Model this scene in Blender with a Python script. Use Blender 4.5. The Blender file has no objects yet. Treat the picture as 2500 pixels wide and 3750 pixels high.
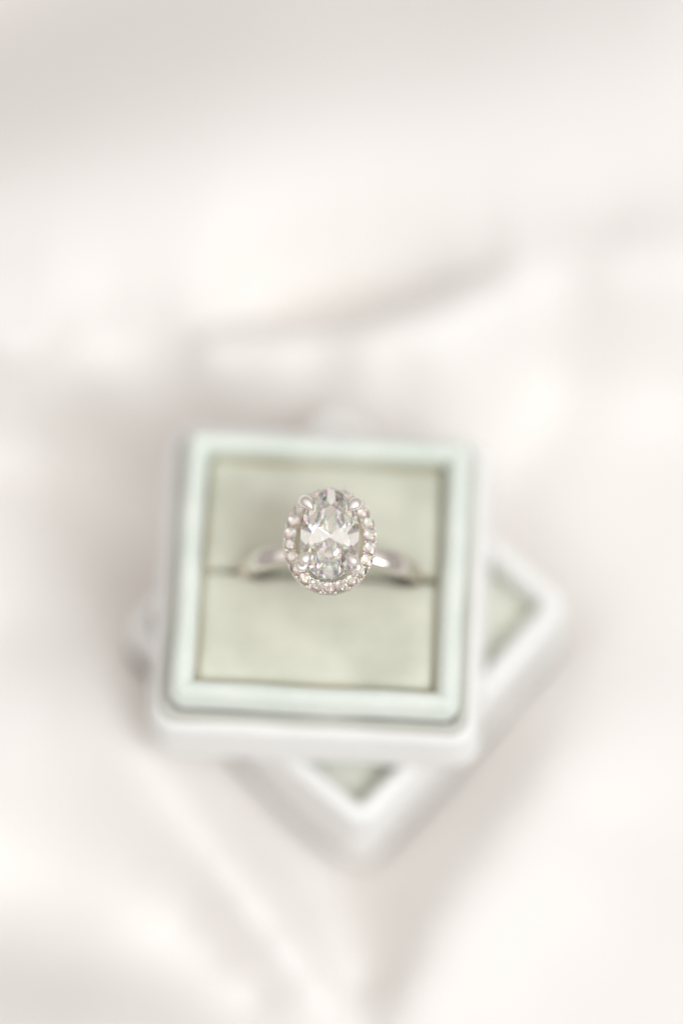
import bpy, bmesh, math, random
import numpy as np
from mathutils import Vector, Matrix

random.seed(7)
scene = bpy.context.scene
C = scene.collection
MM = 0.001                                    # everything below is written in millimetres

# ------------------------------------------------------------------ camera
TILT = math.radians(19.0)
cam = bpy.data.cameras.new('camera')
cam.sensor_fit = 'VERTICAL'; cam.sensor_height = 36.0
cam.lens = 36.0 * 370.0 / 98.0
cam.clip_start = 0.01; cam.clip_end = 20.0
co = bpy.data.objects.new('camera', cam); C.objects.link(co)
UP = Vector((0, math.cos(TILT), math.sin(TILT))); BACK = Vector((0, -math.sin(TILT), math.cos(TILT)))
AIM = Vector((0.9, 0, 39.8)) + Vector((1, 0, 0)) * (27 / 24) + UP * (49 / 24)
co.location = (AIM + BACK * 370) * MM
co.rotation_euler = (TILT, 0, 0)
cam.dof.use_dof = True
cam.dof.focus_distance = 0.3707
cam.dof.aperture_fstop = 3.1
cam.dof.aperture_blades = 0
scene.camera = co

# ------------------------------------------------------------------ light: a bright indoor room, one big window to the right
w = bpy.data.worlds.new('World'); scene.world = w; w.use_nodes = True
bg = w.node_tree.nodes['Background']
bg.inputs['Color'].default_value = (1.0, 0.955, 0.915, 1); bg.inputs['Strength'].default_value = 0.50

def area(name, loc, target, size, watts, col):
    l = bpy.data.lights.new(name, 'AREA'); l.shape = 'RECTANGLE'
    l.size, l.size_y = size; l.energy = watts; l.color = col
    o = bpy.data.objects.new(name, l); C.objects.link(o)
    o.location = Vector(loc)
    o.rotation_euler = (Vector(target) - Vector(loc)).to_track_quat('-Z', 'Y').to_euler()
    return o
area('window_light', (0.68, -0.50, 1.10), (0, 0, 0.02), (0.7, 0.7), 9.6, (0.93, 0.975, 1.0))
area('ceiling_bounce', (0.0, -0.15, 1.1), (0, -0.15, 0.0), (2.4, 2.0), 8.0, (1.0, 0.97, 0.94))

scene.render.engine = 'CYCLES'
cy = scene.cycles
cy.use_denoising = True
cy.max_bounces = 24; cy.transmission_bounces = 20; cy.glossy_bounces = 10; cy.diffuse_bounces = 6
cy.sample_clamp_indirect = 8.0
cy.caustics_reflective = True; cy.caustics_refractive = True; cy.blur_glossy = 0.3
scene.view_settings.view_transform = 'Standard'; scene.view_settings.look = 'None'
scene.view_settings.exposure = -0.10; scene.view_settings.gamma = 1.0
scene.view_settings.use_curve_mapping = False

# ------------------------------------------------------------------ helpers
def mesh_of(name, verts, faces, smooth=True):
    me = bpy.data.meshes.new(name)
    me.from_pydata([tuple(float(c) * MM for c in v) for v in verts], [], faces)
    bm = bmesh.new(); bm.from_mesh(me); bmesh.ops.recalc_face_normals(bm, faces=bm.faces); bm.to_mesh(me); bm.free()
    if smooth: me.polygons.foreach_set('use_smooth', [True] * len(me.polygons))
    me.update()
    return me
def obj(name, me, mat=None, parent=None, loc=(0, 0, 0), rot=(0, 0, 0)):
    o = bpy.data.objects.new(name, me); C.objects.link(o)
    if mat and me is not None and not me.materials: me.materials.append(mat)
    o.location = Vector(loc) * MM; o.rotation_euler = rot
    if parent: o.parent = parent
    return o
def thing(name, label, cat, loc=(0, 0, 0), rz=0):
    o = obj(name, None, None, None, loc, (0, 0, rz)); o.empty_display_size = 0.005
    o['label'] = label; o['category'] = cat
    return o
def rrect(h, r, seg=8, per=14):
    """points round a rounded square of half size h and corner radius r, edges subdivided"""
    pts = []
    cs = [(1, 1, 0), (-1, 1, 90), (-1, -1, 180), (1, -1, 270)]
    for i, (sx, sy, a0) in enumerate(cs):
        arc = [((h - r) * sx + r * math.cos(math.radians(a0 + 90 * k / seg)),
                (h - r) * sy + r * math.sin(math.radians(a0 + 90 * k / seg))) for k in range(seg + 1)]
        pts += arc
        nx = cs[(i + 1) % 4]
        e = ((h - r) * nx[0] + r * math.cos(math.radians(nx[2])), (h - r) * nx[1] + r * math.sin(math.radians(nx[2])))
        s = arc[-1]
        pts += [(s[0] + (e[0] - s[0]) * k / per, s[1] + (e[1] - s[1]) * k / per) for k in range(1, per)]
    return pts
def sweep_square(profile, r0, wob=0.0, closed=True, cap=False, seed=1):
    """profile: (half size, z) pairs swept round a rounded square; wob: hand-made unevenness in mm"""
    rings = []; n = None
    href = max(p[0] for p in profile)
    for (h, z) in profile:
        p = rrect(h, max(0.25, r0 - (href - h) * 0.8)); n = len(p)
        rings.append([(x, y, z) for x, y in p])
    verts = []
    for i, ring in enumerate(rings):
        for k, (x, y, z) in enumerate(ring):
            a = math.atan2(y, x)
            f = math.sin(3 * a + seed) + .7 * math.sin(7 * a + 2.1 * seed) + .5 * math.sin(13 * a + .3 * i + seed * 3.3)
            g = math.cos(4 * a + seed * 1.7) + .6 * math.sin(9 * a + seed)
            verts.append((x * (1 + wob * f / href * .5), y * (1 + wob * f / href * .5), z + wob * g * .5))
    faces = []
    m = len(rings)
    for i in range(m if closed else m - 1):
        a, b = i * n, ((i + 1) % m) * n
        for k in range(n):
            faces.append((a + k, a + (k + 1) % n, b + (k + 1) % n, b + k))
    if cap and not closed:
        faces.append(tuple(range(n))[::-1]); faces.append(tuple((m - 1) * n + k for k in range(n)))
    return verts, faces
def tube(path, radii, seg=12, squash=None):
    """a round bar along a path with a radius per point, ends closed"""
    verts, faces = [], []
    P = [Vector(p) for p in path]
    for i, p in enumerate(P):
        t = (P[min(i + 1, len(P) - 1)] - P[max(i - 1, 0)]).normalized()
        ref = Vector((0, 0, 1)) if abs(t.z) < .9 else Vector((0, 1, 0))
        u = t.cross(ref).normalized(); v = u.cross(t)
        for k in range(seg):
            a = 2 * math.pi * k / seg
            verts.append(p + (u * math.cos(a) + v * math.sin(a)) * radii[i])
    for i in range(len(P) - 1):
        for k in range(seg):
            faces.append((i * seg + k, i * seg + (k + 1) % seg, (i + 1) * seg + (k + 1) % seg, (i + 1) * seg + k))
    faces.append(tuple(range(seg))[::-1]); faces.append(tuple((len(P) - 1) * seg + k for k in range(seg)))
    return verts, faces

# ------------------------------------------------------------------ materials
def principled(name):
    m = bpy.data.materials.new(name); m.use_nodes = True
    return m, m.node_tree, m.node_tree.nodes['Principled BSDF']
def velvet(name, c1, c2, sheen=0.5, bump=0.25, scale=1.0, tint=(1, 1, 1)):
    m, nt, b = principled(name)
    N = nt.nodes.new; L = nt.links.new
    tc = N('ShaderNodeTexCoord')
    n1 = N('ShaderNodeTexNoise'); n1.inputs['Scale'].default_value = 160 * scale; n1.inputs['Detail'].default_value = 5
    n2 = N('ShaderNodeTexNoise'); n2.inputs['Scale'].default_value = 4200 * scale; n2.inputs['Detail'].default_value = 3
    L(tc.outputs['Object'], n1.inputs['Vector']); L(tc.outputs['Object'], n2.inputs['Vector'])
    mx = N('ShaderNodeMix'); mx.data_type = 'RGBA'
    mx.inputs[6].default_value = (*c1, 1); mx.inputs[7].default_value = (*c2, 1)
    ad = N('ShaderNodeMath'); ad.operation = 'MULTIPLY_ADD'; ad.inputs[1].default_value = 0.35
    L(n2.outputs['Fac'], ad.inputs[0]); 
    mr = N('ShaderNodeMapRange'); mr.inputs[1].default_value = 0.32; mr.inputs[2].default_value = 0.68; mr.inputs[3].default_value = -.15; mr.inputs[4].default_value = .85
    L(n1.outputs['Fac'], mr.inputs[0]); L(mr.outputs[0], ad.inputs[2])
    L(ad.outputs[0], mx.inputs[0]); L(mx.outputs[2], b.inputs['Base Color'])
    b.inputs['Roughness'].default_value = 0.95
    b.inputs['Specular IOR Level'].default_value = 0.1
    b.inputs['Sheen Weight'].default_value = sheen; b.inputs['Sheen Roughness'].default_value = 0.45
    b.inputs['Sheen Tint'].default_value = (*tint, 1)
    bp = N('ShaderNodeBump'); bp.inputs['Strength'].default_value = bump; bp.inputs['Distance'].default_value = 0.0003
    L(n2.outputs['Fac'], bp.inputs['Height']); L(bp.outputs['Normal'], b.inputs['Normal'])
    return m
M_RIM = velvet('mint_velvet', (.73, .80, .735), (.845, .885, .835), .35, .4)
M_PAD = velvet('sage_velvet', (.59, .595, .50), (.735, .735, .635), .25, .25)
M_BODY = velvet('ivory_velvet', (.87, .865, .85), (.92, .915, .90), .3, .3)
M_LIN = velvet('sage_lining', (.78, .79, .69), (.84, .85, .76), .2, .2)
M_LEDGE = velvet('greige_velvet', (.60, .595, .55), (.66, .655, .61), .2, .3)
M_PAPER = velvet('cream_board', (.66, .60, .44), (.74, .66, .52), 0, .2)

def cloth_mat():
    m, nt, b = principled('cream_silk')
    N = nt.nodes.new; L = nt.links.new
    tc = N('ShaderNodeTexCoord')
    n1 = N('ShaderNodeTexNoise'); n1.inputs['Scale'].default_value = 22; n1.inputs['Detail'].default_value = 3
    L(tc.outputs['Object'], n1.inputs['Vector'])
    mx = N('ShaderNodeMix'); mx.data_type = 'RGBA'
    mx.inputs[6].default_value = (.855, .824, .797, 1); mx.inputs[7].default_value = (.89, .863, .838, 1)
    L(n1.outputs['Fac'], mx.inputs[0]); L(mx.outputs[2], b.inputs['Base Color'])
    wv = N('ShaderNodeTexWave'); wv.inputs['Scale'].default_value = 1500; wv.inputs['Distortion'].default_value = .6
    L(tc.outputs['Object'], wv.inputs['Vector'])
    bp = N('ShaderNodeBump'); bp.inputs['Strength'].default_value = .08; bp.inputs['Distance'].default_value = 0.0001
    L(wv.outputs['Fac'], bp.inputs['Height']); L(bp.outputs['Normal'], b.inputs['Normal'])
    b.inputs['Roughness'].default_value = .55; b.inputs['Specular IOR Level'].default_value = .35
    b.inputs['Sheen Weight'].default_value = .15
    return m
M_CLOTH = cloth_mat()

def metal(name, col, rough):
    m, nt, b = principled(name)
    N = nt.nodes.new; L = nt.links.new
    b.inputs['Base Color'].default_value = (*col, 1); b.inputs['Metallic'].default_value = 1
    tc = N('ShaderNodeTexCoord'); n = N('ShaderNodeTexNoise'); n.inputs['Scale'].default_value = 1500; n.inputs['Detail'].default_value = 4
    L(tc.outputs['Object'], n.inputs['Vector'])
    mr = N('ShaderNodeMapRange'); mr.inputs[3].default_value = rough * .6; mr.inputs[4].default_value = rough * 1.5
    L(n.outputs['Fac'], mr.inputs[0]); L(mr.outputs[0], b.inputs['Roughness'])
    return m
M_GOLD = metal('white_gold', (.87, .815, .77), .12)
M_TIP = metal('lit_white_gold', (.93, .885, .84), .36)  # prongs: same gold, bright reflections put into a paler colour, dark ones blurred by roughness

def diamond(name):
    """clear diamond: most of the light undispersed, a share split by wavelength for fire"""
    m = bpy.data.materials.new(name); m.use_nodes = True
    nt = m.node_tree; nt.nodes.remove(nt.nodes['Principled BSDF'])
    out = nt.nodes['Material Output']; prev = None
    k = .08
    for ior, col in ((2.42, (1 - k, .996 - k, .985 - k, 1)), (2.385, (k, 0, 0, 1)), (2.42, (0, k, 0, 1)), (2.465, (0, 0, k, 1))):
        g = nt.nodes.new('ShaderNodeBsdfGlass'); g.inputs['IOR'].default_value = ior
        g.inputs['Color'].default_value = col; g.inputs['Roughness'].default_value = 0
        if prev is None: prev = g.outputs[0]
        else:
            a = nt.nodes.new('ShaderNodeAddShader')
            nt.links.new(prev, a.inputs[0]); nt.links.new(g.outputs[0], a.inputs[1]); prev = a.outputs[0]
    nt.links.new(prev, out.inputs['Surface'])
    return m
M_DIA = diamond('diamond')

# ------------------------------------------------------------------ the cloth everything lies on
LID_C = (2.6, -0.8); LID_YAW = math.radians(48.5 - 90); LID_H = 17.0
CTRL = [(-37.7, 29.0, 18.6), (-37.9, 36.9, 19.6), (-38.2, 44.6, 18.7), (-39.1, 55.3, 12.9), (-41.1, 72.1, -2.7), (-42.8, 90.5, -14.2), (-31.0, 30.3, 18.6),
        (-31.2, 38.2, 19.6), (-31.4, 45.9, 18.9), (-32.1, 56.3, 13.6), (-33.6, 72.3, -0.2), (-35.0, 90.4, -10.9), (-24.3, 31.6, 18.6), (-24.4, 39.5, 19.6),
        (-24.6, 47.1, 19.1), (-25.1, 57.3, 14.4), (-26.2, 72.5, 2.3), (-27.2, 90.2, -7.7), (-17.6, 32.9, 18.6), (-17.6, 40.8, 19.6), (-17.8, 48.4, 19.3),
        (-18.1, 58.4, 15.1), (-18.8, 72.7, 4.8), (-19.5, 90.0, -4.4), (-10.8, 34.2, 18.6), (-10.9, 42.2, 19.6), (-10.9, 49.7, 19.5), (-11.1, 59.4, 15.9),
        (-11.5, 72.9, 7.3), (-12.0, 89.7, -1.2), (-4.0, 35.6, 18.6), (-4.1, 43.5, 19.6), (-4.1, 50.9, 19.6), (-4.2, 60.5, 16.4), (-4.4, 73.5, 9.0), (-4.6,
        90.1, 1.0), (2.7, 36.9, 18.6), (2.8, 44.8, 19.6), (2.8, 52.3, 19.6), (2.8, 61.9, 16.4), (2.8, 74.9, 9.0), (2.8, 91.6, 1.0), (9.5, 38.2, 18.6), (9.6,
        46.2, 19.6), (9.6, 53.6, 19.6), (9.7, 63.3, 16.4), (10.0, 76.4, 9.0), (10.2, 93.0, 1.0), (16.4, 39.4, 18.8), (16.4, 47.4, 19.7), (16.5, 54.9, 19.8),
        (16.7, 64.4, 16.9), (17.1, 77.3, 10.0), (17.6, 94.1, 1.9), (23.2, 40.6, 19.1), (23.3, 48.7, 20.0), (23.4, 56.1, 20.1), (23.7, 65.5, 17.6), (24.2,
        78.0, 11.4), (24.9, 94.8, 3.2), (30.0, 41.8, 19.4), (30.1, 49.9, 20.2), (30.3, 57.3, 20.4), (30.6, 66.5, 18.4), (31.2, 78.7, 12.9), (32.2, 95.6, 4.5),
        (36.8, 43.0, 19.8), (37.0, 51.2, 20.4), (37.1, 58.5, 20.8), (37.5, 67.5, 19.1), (38.2, 79.3, 14.3), (39.4, 96.3, 5.8), (-11.6, 25.9, 18.6), (-4.0,
        25.2, 19.0), (5.0, 23.7, 19.2), (11.7, 25.1, 19.4), (19.8, 30.8, 19.6), (29.8, 34.5, 20.0), (37.3, 34.4, 20.2), (-1.8, 22.5, 11.0), (7.3, 21.8, 11.5),
        (11.8, 21.6, 12.0), (-17.7, 25.5, 12.0), (-22.3, 26.1, 13.0), (-11.9, 23.5, 9.5), (-27.0, 27.8, 17.5), (-30.5, 26.6, 18.0), (-33.2, 26.1, 18.0),
        (-28.6, 24.8, 12.5), (-33.6, 23.6, 12.0), (-31.9, 23.1, 5.5), (-26.9, 24.1, 4.0), (-36.8, 22.7, 6.5), (-29.1, 20.6, 4.0), (-25.8, 14.6, 3.0), (-23.9,
        8.5, 5.5), (-23.4, 3.7, 8.5), (-22.7, 18.7, 2.5), (-19.4, 11.6, 2.0), (-17.0, 5.3, 2.0), (-33.8, 14.5, 7.5), (-30.7, 6.8, 9.0), (-33.0, -0.9, 11.0),
        (-37.7, 6.0, 11.5), (-25.2, -3.8, 13.0), (-28.2, -10.7, 13.0), (-32.6, -14.9, 11.5), (-37.1, -8.3, 12.5), (-24.5, -0.4, 11.0), (-23.0, -3.4, 13.0),
        (-21.8, -6.0, 14.0), (-20.4, -9.0, 14.8), (-17.7, -13.2, 13.8), (-15.3, -17.5, 12.8), (-12.8, -21.9, 12.2), (-10.2, -25.9, 12.2), (-7.7, -29.4, 12.0),
        (-4.2, -33.8, 11.5), (-0.8, -37.5, 10.5), (2.7, -40.7, 9.0), (4.5, -42.4, 8.8), (-12.0, -11.5, 7.5), (-10.2, -15.4, 6.5), (-7.5, -19.1, 5.0), (-4.4,
        -23.0, 4.0), (-0.8, -27.4, 3.2), (2.3, -31.6, 4.0), (4.5, -36.5, 5.5), (-22.8, -15.2, 12.5), (-23.8, -20.2, 9.0), (-19.4, -24.8, 7.5), (-26.1, -24.3,
        5.5), (-32.8, -22.9, 5.5), (-13.6, -29.9, 6.2), (-32.7, -28.4, 5.5), (-21.5, -31.3, 6.3), (-10.5, -33.4, 6.0), (-6.5, -38.3, 6.0), (-25.6, -35.5,
        9.5), (-32.1, -34.9, 10.5), (-15.5, -38.6, 9.5), (-31.0, -43.5, 20.0), (-22.7, -43.1, 18.0), (-13.6, -43.9, 14.0), (-3.8, -42.7, 8.0), (-35.2, -43.7,
        21.0), (26.6, -2.3, 8.0), (23.7, -8.7, 9.0), (21.3, -14.2, 10.5), (17.2, -20.3, 11.3), (12.8, -26.6, 11.5), (9.9, -32.0, 11.5), (8.1, -37.2, 11.2),
        (7.0, -41.6, 11.0), (18.5, -12.6, 5.0), (14.4, -17.7, 5.0), (9.0, -23.5, 4.0), (5.8, -28.6, 4.5), (24.6, -1.1, 4.0), (23.3, 14.4, 8.0), (20.2, 20.7,
        8.0), (27.9, 21.2, 9.3), (37.9, 25.8, 10.0), (23.4, 28.2, 10.0), (37.4, 6.6, 9.8), (31.9, -2.7, 9.3), (29.1, -21.5, 10.8), (36.1, -34.9, 10.8), (20.1,
        -35.0, 11.2), (13.5, -40.3, 11.2), (25.5, 7.5, 7.0)]
CREASE = [([-16.1, -12.2, -8.2, -3.7, 0.9, 5.5, 10.1, 14.6, 19.9, 25.4], [29.5, 31.0, 32.8, 34.0, 34.8, 35.5, 36.0, 36.4, 37.4, 38.1], [0, 2.8, 8.0, 11.0, 11.6, 9.8, 6.2, 2.8, 0.4, 0], 6.0, 4.3),
          ([-29.1, -25.8, -21.8, -16.4, -11.7, -8.1], [25.4, 29.1, 30.7, 31.1, 30.4, 30.7], [0, 4.0, 5, 4.4, 1, 0], 5.0, 6.5)]
def make_cloth():
    pts = [p for p in CTRL]
    for a in range(0, 360, 24):                                 # the sheet runs on past the picture
        for r, s in ((105, 0), (150, 1)):
            pts.append((r * math.cos(math.radians(a)), 10 + r * math.sin(math.radians(a)), 4 + 3 * math.sin(a * 2.3 + s)))
    A = np.array(pts, float); n = len(A)
    def U(d2): return 0.5 * d2 * np.log(d2 + 1e-9)
    X = A[:, :2] / 50.0
    K = U(((X[:, None] - X[None]) ** 2).sum(-1)) + 2e-3 * np.eye(n)
    Pm = np.c_[np.ones(n), X]
    Sys = np.block([[K, Pm], [Pm.T, np.zeros((3, 3))]])
    sol = np.linalg.solve(Sys, np.r_[A[:, 2], 0, 0, 0])
    xs = np.r_[np.linspace(-150, -46, 40), np.linspace(-45, 45, 171), np.linspace(46, 150, 40)]
    ys = np.r_[np.linspace(-140, -51, 34), np.linspace(-50, 75, 241), np.linspace(76, 170, 34)]
    gx, gy = np.meshgrid(xs, ys)
    G = np.c_[gx.ravel(), gy.ravel()] / 50.0
    Z = np.zeros(len(G))
    for i in range(n):
        Z += sol[i] * U(((G - X[i]) ** 2).sum(-1))
    Z += sol[n] + G @ sol[n + 1:]
    x, y = gx.ravel(), gy.ravel()
    Z += .06 * np.sin(x / 5.3 + y / 9.1 + 1.3) * np.sin(y / 7.7 - x / 13 + .4)
    # sharp creases where the silk doubles back: (points along the crease, depth at each, fall-off north, fall-off south)
    for px_, py_, dp_, ln, ls in CREASE:
        yc = np.interp(x, px_, py_); dep = np.interp(x, px_, dp_)
        s = (y - yc) * .97
        Z -= dep * np.where(s > 0, np.exp(-(s / ln) ** 1.15), np.exp(-(-s / ls) ** 1.05))
    # pressed flat under the lid, rising from its foot
    c, s = math.cos(-LID_YAW), math.sin(-LID_YAW)
    lx = (x - LID_C[0]) * c - (y - LID_C[1]) * s; ly = (x - LID_C[0]) * s + (y - LID_C[1]) * c
    d = np.maximum(np.hypot(np.maximum(np.abs(lx) - 12.7, 0), np.maximum(np.abs(ly) - 12.7, 0)) - 3.2, 0)
    lim = -0.25 + np.maximum(d - .55, 0) * 18
    k = .8
    h = np.clip(.5 + .5 * (lim - Z) / k, 0, 1)
    Z = lim * (1 - h) + Z * h - k * h * (1 - h)
    Z = np.where(d <= .01, np.minimum(Z, -0.12), Z)
    verts = np.c_[x, y, Z]
    nx, ny = len(xs), len(ys)
    faces = [(j * nx + i, j * nx + i + 1, (j + 1) * nx + i + 1, (j + 1) * nx + i) for j in range(ny - 1) for i in range(nx - 1)]
    return verts, faces
cl = obj('draped_cloth', mesh_of('draped_cloth', *make_cloth()), M_CLOTH)
cl['label'] = 'cream white silk cloth lying in soft folds under the ring box'; cl['category'] = 'cloth'

# ------------------------------------------------------------------ the box lid, upside down on the cloth
def arc(cx, cz, r, a0, a1, n):
    return [(cx + r * math.cos(math.radians(a0 + (a1 - a0) * k / n)), cz + r * math.sin(math.radians(a0 + (a1 - a0) * k / n))) for k in range(n + 1)]
lid = thing('box_cover', 'upturned velvet box lid lying open on the cloth beneath the ring box', 'box cover', (*LID_C, 0), LID_YAW)
H = 16.3
v, f = sweep_square([(H - 2.4, 1.2), (H - 2.3, LID_H - 1.3)] + arc(H - 1.15, LID_H - 1.15, 1.15, 180, 0, 8)[1:-1] +
                    [(H, LID_H - 1.6), (H + .25, 9), (H + .1, 4)] + arc(H - 1.6, 1.7, 1.7, 0, -90, 6), 2.6, .12, True, seed=2)
obj('side_wall', mesh_of('lid_wall', v, f), M_BODY, lid)
v, f = sweep_square([(H - 2.3, 0.15), (H - 2.3, 1.0), (H - 3.0, 1.5), (H - 8, 1.7)], 1.6, .05, False, True, seed=4)
obj('base_panel', mesh_of('lid_panel', v, f), M_BODY, lid)
v, f = sweep_square([(H - 2.55, 1.75), (H - 2.45, 4), (H - 2.45, LID_H - 3.2), (H - 2.7, LID_H - 2.8), (H - 2.95, LID_H - 3.2), (H - 2.95, LID_H - 3.6), (H - 3.7, LID_H - 3.1), (H - 5.4, LID_H - 2.6), (H - 10, LID_H - 3.1)], 1.4, .06, False, True, seed=5)
obj('lining', mesh_of('lid_lining', v, f), M_LIN, lid)

# ------------------------------------------------------------------ the box base with its rim and slotted cushion
BZ = LID_H + 0.02; R0 = 29.5; YAW = math.radians(-3.0)
box = thing('ring_box', 'mint green velvet ring box with sage slotted cushion holding the ring', 'ring box', (0, 0, BZ), YAW)
D0 = R0 - BZ
BH = 16.0
v, f = sweep_square([(BH - 3.0, 0.0)] + arc(BH - .6, 1.3, 1.3, -90, 0, 5) +
                    [(BH + .45, 4), (BH + .2, 6)] + arc(BH - 1.2, D0 - 6.0, 1.3, 5, 90, 6) + [(BH - 1.9, D0 - 4.9), (BH - 2.2, D0 - 5.5), (11.0, D0 - 5.6)], 3.0, .12, False, True, seed=1)
obj('body', mesh_of('box_body', v, f), M_BODY, box)
v, f = sweep_square([(BH - .75, D0 - 5.0), (BH - .95, D0 - 4.5), (BH - 1.4, D0 - 4.3), (BH - 1.95, D0 - 4.5), (BH - 2.1, D0 - 5.2)], 1.9, .08, True, seed=9)
obj('ledge', mesh_of('box_ledge', v, f), M_LEDGE, box)
RH = 14.2
v, f = sweep_square([(RH - .5, D0 - 6.0), (RH - .3, D0 - 4.2), (RH - .05, D0 - 3.0)] +
                    [(RH - 1.2 + 1.2 * math.cos(math.radians(q)), D0 - 2.0 + 2.0 * math.sin(math.radians(q))) for q in range(0, 181, 12)] +
                    [(RH - 2.38, D0 - 3.0), (RH - 2.3, D0 - 5.2)], 1.5, .10, True, seed=6)
obj('rim', mesh_of('box_rim', v, f), M_RIM, box)
v, f = sweep_square([(RH - 2.5, D0 - 4), (RH - 2.5, D0 - 2.5), (RH - 2.66, D0 - 2.45), (RH - 2.66, D0 - 4)], .8, .05, True, seed=3)
obj('inner_board', mesh_of('inner_board', v, f), M_PAPER, box)

def pad(sgn):
    """one half of the cushion, its inner edge rolled down into the slot"""
    hx = 11.5; y0, y1 = 0.03, 11.4
    nx, ny = 64, 34
    us = [math.sin(math.pi / 2 * (2 * i / nx - 1)) for i in range(nx + 1)]
    vs = [.5 + .5 * math.sin(math.pi / 2 * (2 * j / ny - 1)) for j in range(ny + 1)]
    verts, faces = [], []
    top = D0 - 2.05
    for j in range(ny + 1):
        for i in range(nx + 1):
            x = us[i] * hx; yy = y0 + vs[j] * (y1 - y0)
            # the shank pushes the slot open a little where it goes in
            push = .55 * math.exp(-((abs(x - .9) - 7.6) / 1.9) ** 2) + .25 * math.exp(-((x - .9) / 7) ** 2)
            fr = max(0, 1 - vs[j] * 2.2)
            Y = yy + push * fr
            dx = hx - abs(x); dy0 = vs[j] * (y1 - y0); dy1 = (1 - vs[j]) * (y1 - y0)
            def roll(d, r): return -(r - math.sqrt(max(0, r * r - (r - d) ** 2))) if d < r else 0
            z = top + roll(dx, 1.1) * .7 + roll(dy1, 1.1) * .7 + roll(dy0, 1.3) * .95
            z += .65 * (1 - (x / hx) ** 2) * math.sin(math.pi * vs[j]) + .13 * math.sin(x * .42 + yy * .5 + 1.1 * sgn) + .09 * math.sin(x * .55 + sgn) * math.sin(yy * .6 + 2 * sgn)
            z += .12 * math.exp(-((abs(x - .9) - 8.6) / 1.4) ** 2) * fr
            verts.append((x, sgn * Y, z))
    n = nx + 1
    for j in range(ny):
        for i in range(nx): faces.append((j * n + i, j * n + i + 1, (j + 1) * n + i + 1, (j + 1) * n + i))
    edge = [i for i in range(n)] + [j * n + nx for j in range(1, ny + 1)] + [ny * n + i for i in range(nx - 1, -1, -1)] + [j * n for j in range(ny - 1, 0, -1)]
    base = len(verts)
    for e in edge: verts.append((verts[e][0], verts[e][1], D0 - 7.5))
    m = len(edge)
    for k in range(m): faces.append((edge[k], edge[(k + 1) % m], base + (k + 1) % m, base + k))
    faces.append(tuple(base + k for k in range(m)))
    return verts, faces
for s in (1, -1):
    obj('cushion', mesh_of('cushion', *pad(s)), M_PAD, box)

# ------------------------------------------------------------------ the ring
def brilliant(a, b, sides, ht, hp, rt, rm, keel, steep, gird):
    """oval or round brilliant in mm, cut plane by plane out of a many-sided prism; keel stretches the culet along y"""
    bm = bmesh.new()
    bmesh.ops.create_cone(bm, cap_ends=True, segments=sides, radius1=1, radius2=1, depth=8)
    for vv in bm.verts: vv.co.x *= a; vv.co.y *= b
    def cut(p, nrm):
        geom = bm.verts[:] + bm.edges[:] + bm.faces[:]
        r = bmesh.ops.bisect_plane(bm, geom=geom, dist=1e-5, plane_co=p, plane_no=nrm, clear_outer=True)
        ed = [e for e in r['geom_cut'] if isinstance(e, bmesh.types.BMEdge)]
        if len(ed) > 2: bmesh.ops.edgeloop_fill(bm, edges=ed)
    def plane3(p, q_, r_, out):
        p, q_, r_ = Vector(p), Vector(q_), Vector(r_)
        n = (q_ - p).cross(r_ - p).normalized()
        if n.dot(Vector(out)) < 0: n = -n
        cut(p, n)
    P = lambda r, t, z: Vector((a * r * math.cos(t), b * r * math.sin(t), z))
    g = gird / 2; q = math.pi / 8
    cut((0, 0, g + ht), (0, 0, 1))
    zm = g + ht * (1 - rm * math.cos(q)) / (1 - rt)
    for k in range(8):
        t = k * 2 * q; tan = Vector((-a * math.sin(t), b * math.cos(t), 0))
        plane3(P(1, t, g), P(1, t, g) + tan, P(rt, t, g + ht), P(1, t, 1))                              # kites
    for k in range(8):
        t = k * 2 * q + q
        plane3(P(rt, t - q, g + ht), P(rt, t + q, g + ht), P(rm, t, zm), P(1, t, 1))                  # stars
        for s in (-1, 1):
            plane3(P(rm, t, zm), P(1, t, g + .02), P(1, t + s * q, g), P(1, t + s * q / 2, .6))        # upper girdle
    def pav(t, f):
        G = P(1, t, -g); tan = Vector((-a * math.sin(t), b * math.cos(t), 0))
        K = Vector((0, keel * (b - a) * math.sin(t), -g - hp * f))
        plane3(G, G + tan, K, P(1, t, -1))
    for k in range(8): pav(k * 2 * q, 1.0)                                                             # pavilion mains
    for k in range(16): pav((k + .5) * q, steep)                                                       # lower girdle
    bm.normal_update()
    return bm
def stone_mesh(name, bm):
    me = bpy.data.meshes.new(name)
    b2 = bm.copy()
    for vv in b2.verts: vv.co = vv.co * MM
    bmesh.ops.recalc_face_normals(b2, faces=b2.faces)
    b2.to_mesh(me); b2.free(); me.materials.append(M_DIA)
    return me

ring = thing('diamond_ring', 'white gold ring with oval diamond in a halo, standing in the cushion slot', 'ring', (0.9, 0.15, 0), math.radians(-2.0))
TAB = R0 + 10.3
A_, B_ = 2.80, 4.55
cut_oval = brilliant(A_, B_, 72, .80, 2.45, .60, .80, .10, 1.06, .14)
GZ = TAB - .87
obj('center_diamond', stone_mesh('oval_diamond', cut_oval), None, ring, (0, 0, GZ))

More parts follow.
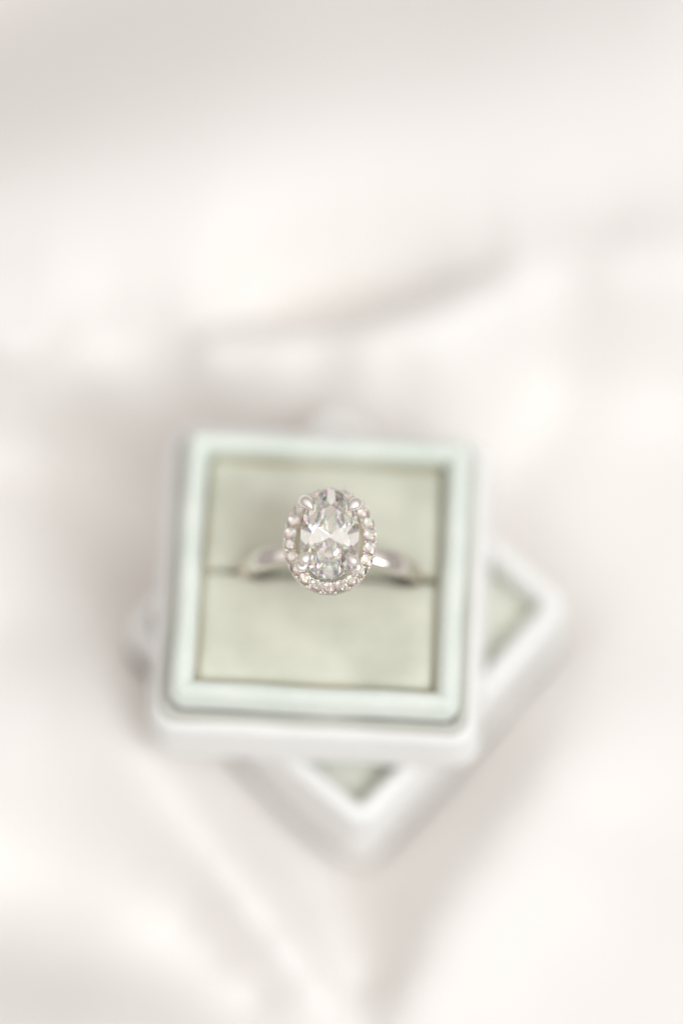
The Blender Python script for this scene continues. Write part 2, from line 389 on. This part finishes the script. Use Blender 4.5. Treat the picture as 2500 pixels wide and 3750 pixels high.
# four claws gripping the stone
HZ = GZ - 1.75                                   # top of the halo
for sx in (-1, 1):
    for sy in (-1, 1):
        o2 = Vector((sx * 2.62, sy * 3.22, 0)); inn = Vector((-sx * .66, -sy * .75, 0)).normalized()
        path = [o2 * .45 + Vector((0, 0, GZ - 4.2)), o2 * .72 + Vector((0, 0, GZ - 2.6)), o2 * .95 + Vector((0, 0, GZ - 1.1)), o2 + Vector((0, 0, GZ - .3)),
                o2 + inn * .02 + Vector((0, 0, GZ + .1)), o2 + inn * .10 + Vector((0, 0, GZ + .42)), o2 + inn * .28 + Vector((0, 0, GZ + .70)),
                o2 + inn * .55 + Vector((0, 0, GZ + .86)), o2 + inn * .85 + Vector((0, 0, GZ + .93)), o2 + inn * 1.12 + Vector((0, 0, GZ + .93)), o2 + inn * 1.36 + Vector((0, 0, GZ + .88)), o2 + inn * 1.46 + Vector((0, 0, GZ + .84))]
        rad = [.42, .42, .46, .54, .65, .72, .72, .65, .50, .34, .17, .04]
        v, f = tube(path, rad, 16)
        p = obj('prong', mesh_of('prong', v, f), M_TIP, ring)
        ms = p.modifiers.new('subsurf', 'SUBSURF'); ms.levels = ms.render_levels = 1

# halo setting
def ellipse_ring(profile, n=110):
    """profile: (offset outwards from the halo's centre line, z)"""
    verts, faces = [], []
    m = len(profile)
    for i in range(n):
        t = 2 * math.pi * i / n
        px, py = HA * math.cos(t), HB * math.sin(t)
        nn = Vector((math.cos(t) / HA, math.sin(t) / HB, 0)).normalized()
        for (o, z) in profile: verts.append((px + nn.x * o, py + nn.y * o, z))
    for i in range(n):
        for k in range(m):
            faces.append((i * m + k, i * m + (k + 1) % m, ((i + 1) % n) * m + (k + 1) % m, ((i + 1) % n) * m + k))
    return verts, faces
HA, HB = 3.90, 4.80
NH = 22
v, f = ellipse_ring([(-.95, HZ - 1.9), (-.98, HZ - 1.35), (-.62, HZ - .9), (-.60, HZ - .42), (-.52, HZ - .30), (.52, HZ - .30), (.60, HZ - .42), (.56, HZ - .85), (.40, HZ - 1.25)])
halo = obj('halo', mesh_of('halo', v, f, False), M_GOLD, ring)
cut_round = brilliant(.615, .615, 24, .19, .53, .56, .79, 0, 1.035, .03)
acc = stone_mesh('accent_diamond', cut_round)
bm_v, bm_f = tube([(0, 0, -.65), (0, 0, -.05), (0, 0, .03), (0, 0, .09), (0, 0, .115)], [.15, .165, .15, .10, .03], 10)
bead_me = mesh_of('bead', bm_v, bm_f); bead_me.materials.append(M_GOLD)
# equal arc-length stations round the ellipse
T = [2 * math.pi * i / 2000 for i in range(2001)]
arcl = [0.0]
for i in range(2000):
    arcl.append(arcl[-1] + math.hypot(HA * (math.cos(T[i + 1]) - math.cos(T[i])), HB * (math.sin(T[i + 1]) - math.sin(T[i]))))
def station(u):
    s = (u % 1.0) * arcl[-1]
    i = min(range(2001), key=lambda j: abs(arcl[j] - s)); return T[i]
for k in range(NH):
    t = station((k + .5) / NH)
    rr = (random.uniform(-.1, .1), random.uniform(-.1, .1), random.uniform(0, 6.28))
    obj('accent_diamond', acc, None, halo, (HA * math.cos(t), HB * math.sin(t), HZ - .02), rr)
    t2 = station(k / NH)
    nn = Vector((math.cos(t2) / HA, math.sin(t2) / HB, 0)).normalized()
    for o_ in (-.47, .50):
        obj('bead', bead_me, None, halo, (HA * math.cos(t2) + nn.x * o_, HB * math.sin(t2) + nn.y * o_, HZ + .04))

# basket under the stone and the bridge to the shank
def oval_tube(rows, n=48):
    verts, faces = [], []
    for (a, b, z) in rows:
        for k in range(n): verts.append((a * math.cos(2 * math.pi * k / n), b * math.sin(2 * math.pi * k / n), z))
    m = len(rows)
    for i in range(m):
        for k in range(n):
            faces.append((i * n + k, i * n + (k + 1) % n, ((i + 1) % m) * n + (k + 1) % n, ((i + 1) % m) * n + k))
    return verts, faces
v, f = oval_tube([(2.25, 3.3, GZ - 2.3), (2.5, 3.6, GZ - 2.2), (2.55, 3.65, GZ - 2.5), (2.2, 3.1, GZ - 3.1), (1.2, 1.6, GZ - 4.3), (.9, 1.2, GZ - 4.3), (2.0, 2.9, GZ - 3.0)])
obj('basket', mesh_of('basket', v, f), M_GOLD, ring)

# shank: tapered band, widest at the shoulders
RO = 8.75; RZ = R0 + 4.2 - RO
def shank():
    verts, faces = [], []
    n = 144
    prof_n = 12
    for i in range(n):
        a = 2 * math.pi * i / n                      # 0 = top
        deg = abs((math.degrees(a) + 180) % 360 - 180)
        sh = math.exp(-((deg - 44) / 17) ** 2)
        wd = 1.35 + .95 * sh if deg < 44 else 1.5 + .8 * sh
        wd /= 2
        th = 1.45
        er = RO + .35 * math.exp(-((deg - 38) / 16) ** 2)
        ri = er - th
        pr = [(-wd * .75, ri), (0, ri - .08), (wd * .75, ri), (wd * .97, ri + .25), (wd, er - .42), (wd * .86, er - .16), (wd * .5, er - .03),
              (0, er), (-wd * .5, er - .03), (-wd * .86, er - .16), (-wd, er - .42), (-wd * .97, ri + .25)]
        for (y, r) in pr: verts.append((r * 1.1 * math.sin(a), y, RZ + r * math.cos(a)))
    for i in range(n):
        for k in range(prof_n):
            faces.append((i * prof_n + k, i * prof_n + (k + 1) % prof_n, ((i + 1) % n) * prof_n + (k + 1) % prof_n, ((i + 1) % n) * prof_n + k))
    return verts, faces
obj('shank', mesh_of('shank', *shank()), M_GOLD, ring)

# a stray hair fallen across the stone
hair_path = [(1.55, 5.3, HZ + .9), (1.45, 4.9, GZ + .4), (1.2, 3.9, GZ + .62), (.9, 3.0, TAB + .012), (.35, 2.1, TAB + .014), (.05, 1.7, TAB + .014), (-.5, 1.35, TAB + .014)]
v, f = tube([(x + .9, y, z) for x, y, z in hair_path], [.008] * 7, 6)
hm, hn, hb = principled('hair'); hb.inputs['Base Color'].default_value = (.05, .035, .025, 1); hb.inputs['Roughness'].default_value = .5
ho = obj('stray_hair', mesh_of('stray_hair', v, f), hm)
ho['label'] = 'fine dark hair lying across the upper part of the oval diamond'; ho['category'] = 'hair'
